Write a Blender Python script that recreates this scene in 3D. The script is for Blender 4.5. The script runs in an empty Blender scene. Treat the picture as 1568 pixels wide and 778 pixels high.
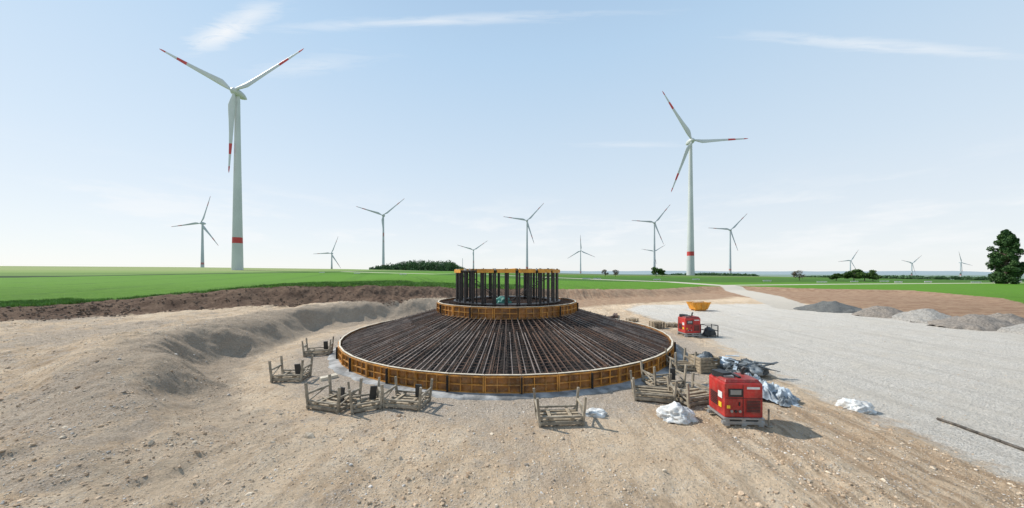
import bpy, math, random
import numpy as np
from mathutils import Vector, Matrix, noise as mnoise
random.seed(7); rng=np.random.default_rng(7)
scene=bpy.context.scene
scene.view_settings.view_transform='Standard'; scene.view_settings.look='None'
scene.view_settings.exposure=0; scene.view_settings.gamma=1

# ------------------------------------------------------------ node helpers
class NT:
    def __init__(s,tree): s.t=tree; s.n=tree.nodes; s.l=tree.links
    def new(s,typ,**k):
        n=s.n.new(typ)
        for a,b in k.items(): setattr(n,a,b)
        return n
    def set(s,inp,v):
        if v is None: return
        if isinstance(v,bpy.types.NodeSocket): s.l.new(v,inp)
        else:
            if isinstance(v,(tuple,list)) and len(v)==3 and len(inp.default_value)==4: v=(*v,1)
            inp.default_value=v
    def math(s,op,a,b=None,c=None,clamp=False):
        n=s.new('ShaderNodeMath',operation=op); n.use_clamp=clamp
        s.set(n.inputs[0],a)
        if b is not None: s.set(n.inputs[1],b)
        if c is not None: s.set(n.inputs[2],c)
        return n.outputs[0]
    def mix(s,f,a,b,mode='MIX'):
        n=s.new('ShaderNodeMix',data_type='RGBA',blend_type=mode)
        s.set(n.inputs[0],f); s.set(n.inputs[6],a); s.set(n.inputs[7],b)
        return n.outputs[2]
    def noise(s,scale,detail=4,rough=.55,vec=None,dist=0):
        n=s.new('ShaderNodeTexNoise'); s.set(n.inputs['Scale'],scale); s.set(n.inputs['Detail'],detail)
        s.set(n.inputs['Roughness'],rough); s.set(n.inputs['Distortion'],dist)
        if vec is not None: s.l.new(vec,n.inputs['Vector'])
        return n.outputs[0]
    def step(s,v,a,b,t0=0.,t1=1.,smooth=True):
        n=s.new('ShaderNodeMapRange'); n.interpolation_type='SMOOTHSTEP' if smooth else 'LINEAR'
        s.set(n.inputs[0],v); s.set(n.inputs[1],a); s.set(n.inputs[2],b); s.set(n.inputs[3],t0); s.set(n.inputs[4],t1)
        return n.outputs[0]
    def attr(s,name): 
        n=s.new('ShaderNodeAttribute',attribute_name=name); return n
    def bump(s,h,dist,strength=1,nrm=None):
        n=s.new('ShaderNodeBump'); s.set(n.inputs['Height'],h); s.set(n.inputs['Distance'],dist); s.set(n.inputs['Strength'],strength)
        if nrm is not None: s.l.new(nrm,n.inputs['Normal'])
        return n.outputs[0]

def newmat(name):
    m=bpy.data.materials.new(name); m.use_nodes=True
    nt=NT(m.node_tree); b=m.node_tree.nodes['Principled BSDF']
    return m,nt,b

def mat(name,col,rough=.7,var=.25,scale=3.,bump=0.,metal=0.,col2=None,bscale=None,spec=None,dust=0.):
    m,nt,b=newmat(name)
    pos=nt.new('ShaderNodeNewGeometry').outputs['Position']
    n=nt.noise(scale,5,.6,pos)
    f=nt.step(n,.35,.65)
    c2=col2 if col2 else tuple(c*(1-var) for c in col)
    c1=col if col2 else tuple(min(1,c*(1+var*.5)) for c in col)
    cc=nt.mix(f,c1,c2)
    if dust>0:
        cc=nt.mix(nt.step(nt.noise(5,6,.75,pos),.42,.72,0,dust),cc,(.40,.32,.23))
    nt.set(b.inputs['Base Color'],cc)
    b.inputs['Roughness'].default_value=rough; b.inputs['Metallic'].default_value=metal
    if spec is not None: b.inputs['Specular IOR Level'].default_value=spec
    if bump>0:
        n2=nt.noise(bscale or scale*4,6,.6,pos)
        nt.l.new(nt.bump(n2,bump),b.inputs['Normal'])
    return m

# ------------------------------------------------------------ mesh helpers
def link(o):
    scene.collection.objects.link(o); return o
def empty(name,loc=(0,0,0),rotz=0):
    e=bpy.data.objects.new(name,None); e.location=loc; e.rotation_euler=(0,0,rotz); e.empty_display_size=.2
    return link(e)
def np_mesh(name,verts,faces,mats,smooth=False,midx=None):
    me=bpy.data.meshes.new(name)
    faces=np.asarray(faces); k=faces.shape[1]; nf=len(faces)
    me.vertices.add(len(verts)); me.vertices.foreach_set('co',np.asarray(verts,dtype=np.float32).ravel())
    me.loops.add(nf*k); me.loops.foreach_set('vertex_index',faces.astype(np.int32).ravel())
    me.polygons.add(nf); me.polygons.foreach_set('loop_start',np.arange(0,nf*k,k,dtype=np.int32))
    me.polygons.foreach_set('loop_total',np.full(nf,k,dtype=np.int32))
    if midx is not None: me.polygons.foreach_set('material_index',np.asarray(midx,dtype=np.int32))
    me.polygons.foreach_set('use_smooth',np.full(nf,smooth,dtype=bool))
    for m in mats: me.materials.append(m)
    me.update(calc_edges=True); me.validate()
    return me
def np_obj(name,*a,parent=None,loc=(0,0,0),**k):
    o=bpy.data.objects.new(name,np_mesh(name,*a,**k)); o.location=loc; link(o)
    if parent: o.parent=parent
    return o
class B:
    def __init__(s): s.v=[]; s.f=[]; s.m=[]
    def add(s,vs,fs,m=0):
        o=len(s.v); s.v+= [tuple(v) for v in vs]; s.f+=[tuple(i+o for i in f) for f in fs]; s.m+=[m]*len(fs)
    def box(s,c,size,m=0,rot=None,top=None):
        hx,hy,hz=[d/2 for d in size]; tx,ty=top if top else (1,1)
        vs=[(-hx,-hy,-hz),(hx,-hy,-hz),(hx,hy,-hz),(-hx,hy,-hz),(-hx*tx,-hy*ty,hz),(hx*tx,-hy*ty,hz),(hx*tx,hy*ty,hz),(-hx*tx,hy*ty,hz)]
        if rot is not None:
            M=Matrix.Rotation(rot,3,'Z') if isinstance(rot,(int,float)) else rot
            vs=[M@Vector(v) for v in vs]
        vs=[(v[0]+c[0],v[1]+c[1],v[2]+c[2]) for v in vs]
        s.add(vs,[(0,3,2,1),(4,5,6,7),(0,1,5,4),(1,2,6,5),(2,3,7,6),(3,0,4,7)],m)
    def bar(s,p0,p1,w,h=None,m=0):
        h=h or w; p0=Vector(p0);p1=Vector(p1); d=(p1-p0).normalized()
        up=Vector((0,0,1)) if abs(d.z)<.95 else Vector((0,1,0))
        a=d.cross(up).normalized()*w/2; b=a.cross(d).normalized()*h/2
        vs=[p0-a-b,p0+a-b,p0+a+b,p0-a+b,p1-a-b,p1+a-b,p1+a+b,p1-a+b]
        s.add(vs,[(0,1,2,3),(4,7,6,5),(0,4,5,1),(1,5,6,2),(2,6,7,3),(3,7,4,0)],m)
    def cyl(s,p0,p1,r0,r1=None,n=10,m=0,caps=True):
        r1=r0 if r1 is None else r1
        p0=Vector(p0);p1=Vector(p1); d=(p1-p0).normalized()
        up=Vector((0,0,1)) if abs(d.z)<.95 else Vector((0,1,0))
        a=d.cross(up).normalized(); b=a.cross(d).normalized()
        vs=[]
        for p,r in((p0,r0),(p1,r1)):
            for i in range(n):
                t=2*math.pi*i/n; vs.append(p+a*math.cos(t)*r+b*math.sin(t)*r)
        fs=[(i,(i+1)%n,n+(i+1)%n,n+i) for i in range(n)]
        if caps: fs+=[tuple(range(n-1,-1,-1)),tuple(range(n,2*n))]
        s.add(vs,fs,m)
    def lathe(s,prof,n=96,m=0,c=(0,0,0),mf=None):
        vs=[];k=len(prof)
        for i in range(n):
            t=2*math.pi*i/n
            for r,z in prof: vs.append((c[0]+r*math.cos(t),c[1]+r*math.sin(t),c[2]+z))
        for j in range(k-1):
            s_f=[(i*k+j,((i+1)%n)*k+j,((i+1)%n)*k+j+1,i*k+j+1) for i in range(n)]
            if j==0: base=len(s.v); s.v+=vs
            s.f+=[tuple(q+base for q in f) for f in s_f]; s.m+=[mf[j] if mf else m]*n
    def obj(s,name,mats,parent=None,loc=(0,0,0),rotz=0,smooth=False,bevel=0):
        me=bpy.data.meshes.new(name); me.from_pydata(s.v,[],s.f)
        for m in mats: me.materials.append(m)
        me.polygons.foreach_set('material_index',s.m)
        me.polygons.foreach_set('use_smooth',[smooth]*len(s.f)); me.update()
        o=bpy.data.objects.new(name,me); o.location=loc; o.rotation_euler=(0,0,rotz); link(o)
        if parent: o.parent=parent
        if bevel:
            md=o.modifiers.new('bevel','BEVEL'); md.width=bevel; md.segments=2; md.limit_method='ANGLE'
        return o

# ------------------------------------------------------------ noise
def vnoise(x,y,seed=0):
    ix=np.floor(x); iy=np.floor(y); fx=x-ix; fy=y-iy
    fx=fx*fx*(3-2*fx); fy=fy*fy*(3-2*fy)
    ix=ix.astype(np.int64); iy=iy.astype(np.int64)
    def h(a,b):
        k=(a*374761393+b*668265263+seed*974634777)&0xffffffff
        k=((k^(k>>13))*1274126177)&0xffffffff
        k=(k^(k>>16))&0xffffffff
        return k/4294967295.0
    return (h(ix,iy)*(1-fx)+h(ix+1,iy)*fx)*(1-fy)+(h(ix,iy+1)*(1-fx)+h(ix+1,iy+1)*fx)*fy
def fbm(x,y,s,oc=3,seed=0):
    r=0;a=1;t=0
    for i in range(oc):
        ca,sa=math.cos(i*1.1+.4),math.sin(i*1.1+.4)
        r=r+a*(vnoise((x*ca+y*sa)/s,(y*ca-x*sa)/s,seed+i*17)-.5); t+=a; a*=.5; s*=.47
    return r/t*2
def ss(a,b,x):
    t=np.clip((x-a)/(b-a),0,1); return t*t*(3-2*t)
def seg_dist(x,y,pts,closed=False):
    d=np.full(x.shape,1e9); n=len(pts)
    for i in range(n if closed else n-1):
        x0,y0=pts[i]; x1,y1=pts[(i+1)%n]; dx,dy=x1-x0,y1-y0
        t=np.clip(((x-x0)*dx+(y-y0)*dy)/(dx*dx+dy*dy),0,1)
        d=np.minimum(d,np.hypot(x-x0-t*dx,y-y0-t*dy))
    return d
def sdist(x,y,poly):
    d=seg_dist(x,y,poly,True); ins=np.zeros(x.shape,bool); n=len(poly)
    for i in range(n):
        x0,y0=poly[i]; x1,y1=poly[(i+1)%n]
        if y0==y1: continue
        c=((y0>y)!=(y1>y))&(x<(x1-x0)*(y-y0)/(y1-y0)+x0)
        ins^=c
    return np.where(ins,d,-d)

# ------------------------------------------------------------ site layout (metres)
CX,CY=-0.4,27.05
R_OUT=12.3
FIELD=[(-400,-60),(-80,5),(-46,21),(-43.6,28),(-41.5,34),(-30.3,39.5),(-20,44),(-12,53),(10,69),(36,81),(56,97),(70,99),(80,89),(100,82),(90,60),(74,46),(68,20),(68,-60),(7000,-60),(7000,9000),(-7000,9000),(-7000,-60)]
PAD=[(13.4,-30),(13.6,10),(13.9,17),(16.5,27),(17,49),(22,56),(46,58),(50,50),(50,-30)]
ROAD=[(44,50),(56,72),(66,98),(61,126),(32,150),(-20,172),(-110,215)]
ROAD2=[(64,102),(110,113),(180,127),(320,155),(600,200)]
def height(x,y,micro=True):
    x=np.asarray(x,dtype=float); y=np.asarray(y,dtype=float)
    r=np.hypot(x-CX,y-CY)
    w=ss(2,-14,x+.0*y)
    rj=r+fbm(x,y,5,3,3)*2.0
    fr=.45+.55*ss(9,15,y)
    zs=1.6*w*fr*ss(17.4,20.6,rj)
    zs+=.5*w*fr*np.exp(-((rj-21.8)/1.7)**2)
    zs+=w*ss(19,26,r)*fbm(x,y,7,4,5)*.4
    zs+=.5*ss(50,66,x)
    dF=sdist(x,y,FIELD)
    near=np.interp(x,[-100,-44,-38,-30,-20,-10,10,36,60,100],[2.4,2.45,3.,3.9,3.9,3.,1.8,.9,.7,.7])
    s3=np.maximum(y,300)/300
    z3=np.interp(x/s3,[-471,-300,-150,-60,0,90,210,300,471],[12,10.9,9.1,7.3,6.1,4.3,2.9,.9,-2.9])
    t=np.clip((y-45)/255,0,1)
    zf=near*(1-t)+z3*t-np.maximum(y-300,0)*.02
    zf+=46*ss(1500,3300,y)+ (60+22*fbm(x,y,900,3,8))*ss(3200,4300,y)
    k=ss(-4.6,.4,dF+fbm(x,y,3,2,9)*.8)
    z=zs*(1-k)+zf*k
    if micro:
        dP=sdist(x,y,PAD)
        pad=ss(-1,.5,dP); far=1-ss(60,120,y)
        bank=ss(-6,-4,dF)*(1-ss(-1.2,.2,dF))*(x<45)
        site=(1-k)*(1-pad)
        rough=.3+.7*ss(15.5,19,r)
        lump=np.maximum(fbm(x,y,.7,3,81),0)**1.2
        rid=(1-np.abs(fbm(x,y,2.4,4,121)))**3
        wl=ss(3,-4,x)
        z=z+far*site*rough*(fbm(x,y,1.7,3,21)*.08+fbm(x,y,.42,3,31)*.075+lump*.20*ss(-.05,.3,fbm(x,y,4,2,91))+wl*(rid-.5)*.10)
        cl=np.abs(fbm(x,y,.9,3,41)); z=z+far*bank*(cl*.34-.04)
        rut=np.sin((x+.22*y+fbm(x,y,4,2,51)*.8)*3.6)
        z=z+(np.sign(rut)*np.abs(rut)**.6)*.045*site*ss(5,8,x)*(1-ss(12,16,y))*(r>14.5)
        z=z+far*(pad*fbm(x,y,.8,2,61)*.025+k*fbm(x,y,.5,2,71)*.12)
        z=z+.16*np.exp(-((dP+.5)/.6)**2)*site*(.4+fbm(x,y,1.1,2,77))
    return z
def H(x,y): return float(height(np.array([x]),np.array([y]))[0])

# ------------------------------------------------------------ terrain grid
def axis(lo_fine,hi_fine,step,lo,hi,g):
    a=list(np.arange(lo_fine,hi_fine,step)); s=step
    v=a[-1]
    while v<hi: s=s*g; v+=s; a.append(v)
    s=step; v=a[0]; b=[]
    while v>lo: s=s*g; v-=s; b.append(v)
    return np.array(b[::-1]+a)
xs=axis(-24,18,.105,-5600,5600,1.026)
ys=axis(5.5,26,.085,-25,5200,1.018)
X,Y=np.meshgrid(xs,ys); Z=height(X,Y)
nx,ny=len(xs),len(ys)
V=np.stack([X.ravel(),Y.ravel(),Z.ravel()],1)
ii=(np.arange(ny-1)[:,None]*nx+np.arange(nx-1)[None,:]).ravel()
F=np.stack([ii,ii+1,ii+nx+1,ii+nx],1)

# field colours, with distance haze blended in
fx,fy=X.ravel(),Y.ravel()
col=np.zeros((len(fx),4),dtype=np.float32); col[:,3]=1
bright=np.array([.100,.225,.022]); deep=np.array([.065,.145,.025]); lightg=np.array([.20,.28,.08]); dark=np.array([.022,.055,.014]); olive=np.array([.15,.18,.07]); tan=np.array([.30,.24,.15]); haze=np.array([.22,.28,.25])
c=np.tile(bright,(len(fx),1))
def put(mask,v,a=1.0):
    global c
    m=(mask*a)[:,None]; c=c*(1-m)+v*m
LY=np.interp(fx,[-400,-160,-120,-60,0],[70,112,190,300,330])
put((fy>LY)*1.,deep*.6+lightg*.45)
put((fy>LY+55)*(fx<0)*1.,lightg)
put((fy>LY+95)*(fx<-150)*1.,lightg*.8+tan*.3)
put((np.abs(fy-LY)<10)*(fx<-20)*1.,dark)
Rr=fx>-30
put((Rr&(fy>118+.08*fx))*1.,deep)
put((Rr&(fy>180+.1*fx))*1.,bright*.8)
put((Rr&(fy>235))*1.,olive)
put((Rr&(fy>270))*1.,deep*.8)
put((Rr&(fy>420))*1.,lightg*.8)
put((Rr&(fy>600))*1.,tan*.8)
put((Rr&(fy>760))*1.,deep)
put((fy>700)&(fbm(fx,fy,260,2,12)>.1),lightg*.9,.8)
put((fy>700)&(fbm(fx,fy,300,2,14)>.25),dark,.8)
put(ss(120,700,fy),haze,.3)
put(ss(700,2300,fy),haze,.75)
put(ss(2500,3600,fy),np.array([.30,.36,.39]),.85)  # bluish aerial haze of the far ridge, put into its colour
tram=(np.abs(((fx*.93+fy*.36)%18)-9)<.3)|(np.abs(((fx*.93+fy*.36)%18)-7.2)<.3)
put((tram&(fy<LY)&(fx<20))*1.,deep*.8,.6)
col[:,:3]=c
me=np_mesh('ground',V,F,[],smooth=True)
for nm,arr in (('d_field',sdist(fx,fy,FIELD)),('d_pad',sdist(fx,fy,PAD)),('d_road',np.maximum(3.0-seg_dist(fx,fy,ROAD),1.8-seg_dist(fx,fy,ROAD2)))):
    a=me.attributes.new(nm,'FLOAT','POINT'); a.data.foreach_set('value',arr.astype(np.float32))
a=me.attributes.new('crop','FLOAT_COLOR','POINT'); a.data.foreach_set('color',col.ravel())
ground=link(bpy.data.objects.new('ground',me))

m,nt,b=newmat('ground_mat')
geo=nt.new('ShaderNodeNewGeometry'); pos=geo.outputs['Position']
sep=nt.new('ShaderNodeSeparateXYZ'); nt.l.new(pos,sep.inputs[0]); PX,PY,PZ=sep.outputs
dF=nt.attr('d_field').outputs['Fac']; dP=nt.attr('d_pad').outputs['Fac']; dR=nt.attr('d_road').outputs['Fac']
crop=nt.attr('crop').outputs['Color']
rx=nt.math('SUBTRACT',PX,CX); ry=nt.math('SUBTRACT',PY,CY)
rc=nt.math('SQRT',nt.math('ADD',nt.math('MULTIPLY',rx,rx),nt.math('MULTIPLY',ry,ry)))
n_big=nt.noise(.16,4,.6,pos); n_mid=nt.noise(.9,6,.65,pos); n_fine=nt.noise(9,6,.7,pos); n_tiny=nt.noise(38,3,.7,pos)
n_e=nt.math('SUBTRACT',nt.noise(1.3,5,.65,pos),.5)
# soil
soil=nt.mix(nt.step(n_big,.38,.62),(.70,.54,.375),(.55,.405,.27))
soil=nt.mix(nt.step(n_mid,.42,.68,0,.6),soil,(.76,.63,.475))
mp=nt.new('ShaderNodeMapping'); mp.inputs['Scale'].default_value=(2.6,.30,1); mp.inputs['Rotation'].default_value=(0,0,.9); nt.l.new(pos,mp.inputs[0])
streak=nt.noise(1,5,.65,mp.outputs[0])
soil=nt.mix(nt.step(streak,.50,.68,0,.55),soil,(.41,.285,.18))
patch=nt.noise(.42,6,.7,pos,.8)
soil=nt.mix(nt.step(patch,.54,.65,0,.5),soil,(.38,.27,.175))
soil=nt.mix(nt.step(n_fine,.48,.72,0,.6),soil,(.33,.235,.155))
# churned, tracked earth on the right-hand foreground
mpt=nt.new('ShaderNodeMapping'); mpt.inputs['Scale'].default_value=(2.6,.22,1); mpt.inputs['Rotation'].default_value=(0,0,.22); nt.l.new(pos,mpt.inputs[0])
trk=nt.step(nt.noise(1,5,.6,mpt.outputs[0],.3),.44,.56)
trz=nt.math('MULTIPLY',nt.math('MULTIPLY',nt.step(PX,4,8),nt.step(PY,16,12)),.6)
soil=nt.mix(nt.math('MULTIPLY',trk,trz),soil,(.33,.22,.135))
# pebbles
def pebbles(scale):
    v=nt.new('ShaderNodeTexVoronoi'); v.inputs['Scale'].default_value=scale; nt.l.new(pos,v.inputs['Vector'])
    return v.outputs['Distance'],v.outputs['Color']
vd,vc=pebbles(15); vsep=nt.new('ShaderNodeSeparateColor'); nt.l.new(vc,vsep.inputs[0])
vd2,vc2=pebbles(26); vsep2=nt.new('ShaderNodeSeparateColor'); nt.l.new(vc2,vsep2.inputs[0])
peb=nt.mix(vsep.outputs[1],(.25,.21,.17),(.78,.71,.62))
pm=nt.math('MULTIPLY',nt.math('LESS_THAN',vd,.36),nt.math('GREATER_THAN',vsep.outputs[0],nt.step(n_mid,.3,.7,.92,.4)))
soil=nt.mix(nt.math('MULTIPLY',pm,.75),soil,peb)
# gravelly grey-brown earth
grav=nt.mix(vsep2.outputs[0],(.23,.19,.155),(.66,.58,.49))
grav=nt.mix(nt.step(n_mid,.35,.7,0,.5),grav,(.40,.32,.24))
g_ring=nt.step(nt.math('ADD',rc,nt.math('MULTIPLY',n_e,5)),14.0,16.2,1,0)
lx=nt.step(nt.math('ADD',PX,nt.math('MULTIPLY',n_e,8)),-2,-9,0,1)
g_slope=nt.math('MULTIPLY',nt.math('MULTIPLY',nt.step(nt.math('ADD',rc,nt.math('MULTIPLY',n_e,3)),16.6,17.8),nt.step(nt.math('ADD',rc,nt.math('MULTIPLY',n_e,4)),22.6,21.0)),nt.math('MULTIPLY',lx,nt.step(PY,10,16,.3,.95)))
g_left=nt.math('MULTIPLY',nt.step(nt.math('ADD',n_big,nt.math('MULTIPLY',n_e,.6)),.50,.61),nt.step(PX,4,-1,0,.55))
g=nt.math('MAXIMUM',nt.math('MAXIMUM',nt.math('MULTIPLY',g_ring,.8),nt.math('MULTIPLY',g_slope,.5)),g_left)
soil=nt.mix(g,soil,grav)
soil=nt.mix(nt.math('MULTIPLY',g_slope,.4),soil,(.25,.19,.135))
# pad
padc=nt.mix(vsep2.outputs[0],(.47,.43,.37),(.80,.74,.66))
padc=nt.mix(nt.step(nt.noise(.35,5,.6,pos),.4,.65,0,.5),padc,(.61,.545,.455))
mp2=nt.new('ShaderNodeMapping'); mp2.inputs['Scale'].default_value=(1.3,.06,1); mp2.inputs['Rotation'].default_value=(0,0,-.12); nt.l.new(pos,mp2.inputs[0])
padc=nt.mix(nt.step(nt.noise(1,4,.6,mp2.outputs[0]),.48,.66,0,.45),padc,(.48,.43,.365))
padm=nt.step(nt.math('ADD',dP,nt.math('MULTIPLY',n_e,4.4)),-.7,.7)
padm=nt.math('MULTIPLY',padm,nt.step(nt.math('ADD',n_fine,nt.math('MULTIPLY',dP,.12)),.25,.5,.35,1))
base=nt.mix(padm,soil,padc)
# dark topsoil bank (left), brown earth (right)
topsoil=nt.mix(nt.step(n_mid,.35,.65),(.125,.078,.054),(.22,.145,.098))
topsoil=nt.mix(nt.step(n_fine,.5,.75,0,.5),topsoil,(.27,.19,.13))
edge=nt.math('ADD',dF,nt.math('MULTIPLY',n_e,3.0))
bk=nt.math('MULTIPLY',nt.step(edge,-5.4,-4.6),nt.step(PX,6,14,1,0))
base=nt.mix(bk,base,topsoil)
brown=nt.mix(nt.step(n_mid,.35,.65),(.27,.165,.105),(.38,.255,.165))
bm=nt.math('MULTIPLY',nt.step(nt.math('ADD',PX,nt.math('MULTIPLY',n_e,3)),51,53),nt.step(dP,-1.5,-2.5))
bm2=nt.math('MULTIPLY',nt.step(nt.math('ADD',dF,nt.math('MULTIPLY',n_e,4)),-16,-13),nt.step(PX,2,10))
base=nt.mix(nt.math('MAXIMUM',bm,nt.math('MULTIPLY',bm2,.9)),base,brown)
# crops
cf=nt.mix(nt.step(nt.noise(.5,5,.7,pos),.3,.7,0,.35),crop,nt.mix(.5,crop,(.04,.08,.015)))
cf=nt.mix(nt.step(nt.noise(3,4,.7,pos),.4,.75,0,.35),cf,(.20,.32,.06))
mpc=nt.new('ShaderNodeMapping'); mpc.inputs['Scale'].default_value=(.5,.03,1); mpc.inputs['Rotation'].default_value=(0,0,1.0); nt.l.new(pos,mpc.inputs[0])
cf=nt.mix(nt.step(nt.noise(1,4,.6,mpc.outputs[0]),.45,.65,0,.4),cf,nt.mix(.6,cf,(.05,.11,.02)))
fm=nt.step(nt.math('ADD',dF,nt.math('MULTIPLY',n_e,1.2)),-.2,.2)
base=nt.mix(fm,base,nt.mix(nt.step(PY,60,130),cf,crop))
rm=nt.step(nt.math('ADD',dR,nt.math('MULTIPLY',n_e,1.0)),-.3,.3)
base=nt.mix(rm,base,(.52,.465,.39))
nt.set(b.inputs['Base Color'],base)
b.inputs['Roughness'].default_value=.95; b.inputs['Specular IOR Level'].default_value=.1
hsum=nt.math('ADD',nt.math('MULTIPLY',n_fine,.9),nt.math('ADD',nt.math('MULTIPLY',n_tiny,.4),nt.math('MULTIPLY',nt.math('SUBTRACT',.5,vd),nt.math('MULTIPLY',pm,.9))))
hsum=nt.math('ADD',hsum,nt.math('MULTIPLY',n_mid,1.6))
nt.l.new(nt.bump(hsum,nt.step(PY,30,90,.14,.03)),b.inputs['Normal'])
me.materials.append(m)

# ------------------------------------------------------------ stones
phi=(1+5**.5)/2
ico=np.array([(-1,phi,0),(1,phi,0),(-1,-phi,0),(1,-phi,0),(0,-1,phi),(0,1,phi),(0,-1,-phi),(0,1,-phi),(phi,0,-1),(phi,0,1),(-phi,0,-1),(-phi,0,1)])/1.9
icf=np.array([(0,11,5),(0,5,1),(0,1,7),(0,7,10),(0,10,11),(1,5,9),(5,11,4),(11,10,2),(10,7,6),(7,1,8),(3,9,4),(3,4,2),(3,2,6),(3,6,8),(3,8,9),(4,9,5),(2,4,11),(6,2,10),(8,6,7),(9,8,1)])
def stones(name,x,y,s,mats,midx,sink=.15):
    n=len(x); z=height(x,y)
    vs=np.repeat(ico[None],n,0)*rng.uniform(.65,1.25,(n,12,1))*rng.uniform(.6,1.2,(n,1,3))
    a=rng.uniform(0,6.28,n); ca,sa=np.cos(a)[:,None],np.sin(a)[:,None]
    vx=vs[:,:,0]*ca-vs[:,:,1]*sa; vy=vs[:,:,0]*sa+vs[:,:,1]*ca
    vs=np.stack([vx,vy,vs[:,:,2]*.7],2)*s[:,None,None]
    vs+=np.stack([x,y,z+s*sink],1)[:,None,:]
    fs=(icf[None]+12*np.arange(n)[:,None,None]).reshape(-1,3)
    return np_obj(name,vs.reshape(-1,3),fs,mats,midx=np.repeat(midx,20))
st_m=[mat('stone_tan',(.62,.51,.38),.9,.35,5),mat('stone_grey',(.58,.53,.47),.9,.3,5),mat('stone_dark',(.30,.245,.19),.9,.3,5),mat('clod',(.54,.40,.27),.95,.3,9)]
N=60000
yy=4.5+rng.random(N)**1.5*24; xx=(rng.random(N)*2-1)*(3+yy*1.55)
den=vnoise(xx/2.2,yy/2.2,5)*.6+vnoise(xx/.7,yy/.7,6)*.4
rr=np.hypot(xx-CX,yy-CY)
keep=(rr>13.3)&(den+.10*(xx<2)>.5)&~((xx>13.2)&(rng.random(N)<.85))&(xx>-38)
xx,yy=xx[keep],yy[keep]; sz=np.minimum(.011*np.exp(rng.normal(0,.6,len(xx)))+.005,.075)
stones('scattered_stones',xx,yy,sz,st_m,rng.choice(4,len(xx),p=[.3,.2,.06,.44]))
N=9000
yy=5+rng.random(N)**1.3*12; xx=(rng.random(N)*2-1)*(3+yy*1.5)
rr=np.hypot(xx-CX,yy-CY); den=vnoise(xx/1.6,yy/3,15)*.7+vnoise(xx/.5,yy/.5,16)*.3
keep=(rr>15)&(den>.58)&(xx<13.4)
xx,yy=xx[keep],yy[keep]; sz=np.minimum(.022*np.exp(rng.normal(0,.6,len(xx)))+.01,.11)
stones('soil_clods',xx,yy,sz,[mat('clod_tan',(.57,.42,.285),.97,.35,9,.02,bscale=30),mat('clod_brown',(.42,.295,.19),.97,.35,9,.02,bscale=30)],rng.choice(2,len(xx)),sink=-.05)
xx=np.array([-6.7,-7.4,-10.2,-3.3,-12.8,4.2,-8.9,12.,-13,9.8]);yy=np.array([10.8,10.1,9.2,9.6,12.,9.,12.6,9.3,9.5,8.6])
stones('field_rocks',xx,yy,np.array([.2,.1,.09,.08,.10,.08,.08,.09,.10,.08]),st_m,np.zeros(10,int))
P=np.array([(-60,14.5),(-46,21),(-43.6,28),(-41.5,34),(-30.3,39.5),(-20,44),(-12,53),(6,66)])
def along(n,o0,o1):
    t=rng.random(n); k=rng.integers(0,len(P)-1,n)
    px=P[k,0]*(1-t)+P[k+1,0]*t; py=P[k,1]*(1-t)+P[k+1,1]*t
    nx_=P[k+1,1]-P[k,1]; ny_=-(P[k+1,0]-P[k,0]); ln=np.hypot(nx_,ny_); off=rng.uniform(o0,o1,n)
    return px+nx_/ln*off,py+ny_/ln*off
px,py=along(2600,.6,5.4)
stones('topsoil_clods',px,py,.04+.10*rng.random(2600)**2,[mat('topsoil_clod_mat',(.18,.122,.084),.95,.4,4)],np.zeros(2600,int))
n=60000; px,py=along(n,-9,.25); pz=height(px,py); hh=rng.uniform(.12,.34,n); a=rng.uniform(0,6.28,n); wd=.045
dx,dy=np.cos(a)*wd,np.sin(a)*wd; lx_,ly_=rng.normal(0,.07,n),rng.normal(0,.07,n)
Vb=np.stack([np.stack([px-dx,py-dy,pz-.03],1),np.stack([px+dx,py+dy,pz-.03],1),np.stack([px+lx_,py+ly_,pz+hh],1)],1).reshape(-1,3)
np_obj('crop_fringe_grass',Vb,np.arange(n*3).reshape(-1,3),[mat('crop_blades',(.115,.24,.03),.6,.4,.8)])

# ------------------------------------------------------------ gravel piles
def gravel_pile(x,y,w,d,h,matl,seed):
    n=46; g=np.linspace(-1,1,n); GX,GY=np.meshgrid(g,g); r=np.hypot(GX,GY)*(1+.16*fbm(GX*3+seed,GY*3,1,2,seed))
    zz=h*np.clip(1-r,0,1)**.85*(1-.12*r)
    zz=np.minimum(zz,h*.84+fbm(GX,GY,.4,2,seed)*h*.06)+ (r<1)*fbm(GX,GY,.16,3,seed)*h*.12
    zz-=.15*(r>.97)
    Vv=np.stack([(GX*w/2).ravel(),(GY*d/2).ravel(),zz.ravel()],1)
    i=(np.arange(n-1)[:,None]*n+np.arange(n-1)[None]).ravel()
    np_obj('gravel_pile',Vv,np.stack([i,i+1,i+n+1,i+n],1),[matl],loc=(x,y,0.0),smooth=True)
gm_d=mat('gravel_dark',(.14,.14,.13),.95,.3,8,.06,bscale=14)
gm_l=mat('gravel_light',(.34,.315,.28),.95,.35,7,.06,bscale=14)
gm_b=mat('gravel_beige',(.25,.215,.18),.95,.35,7,.06,bscale=14)
for i,(x,y,w,d,h,mm) in enumerate([(46.8,48,9.0,7,1.55,gm_d),(47,41.5,5.8,5.4,1.5,gm_b),(48.5,38.3,6.4,5.6,1.45,gm_l),(46.5,36.5,4.2,4,1.1,gm_l),(47.2,33.2,7.6,5.6,1.45,gm_b),(48,29.5,5.4,5,1.1,gm_l),(52,34.5,5,5,1.4,gm_b)]):
    gravel_pile(x,y,w,d,h,mm,i+3)

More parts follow.
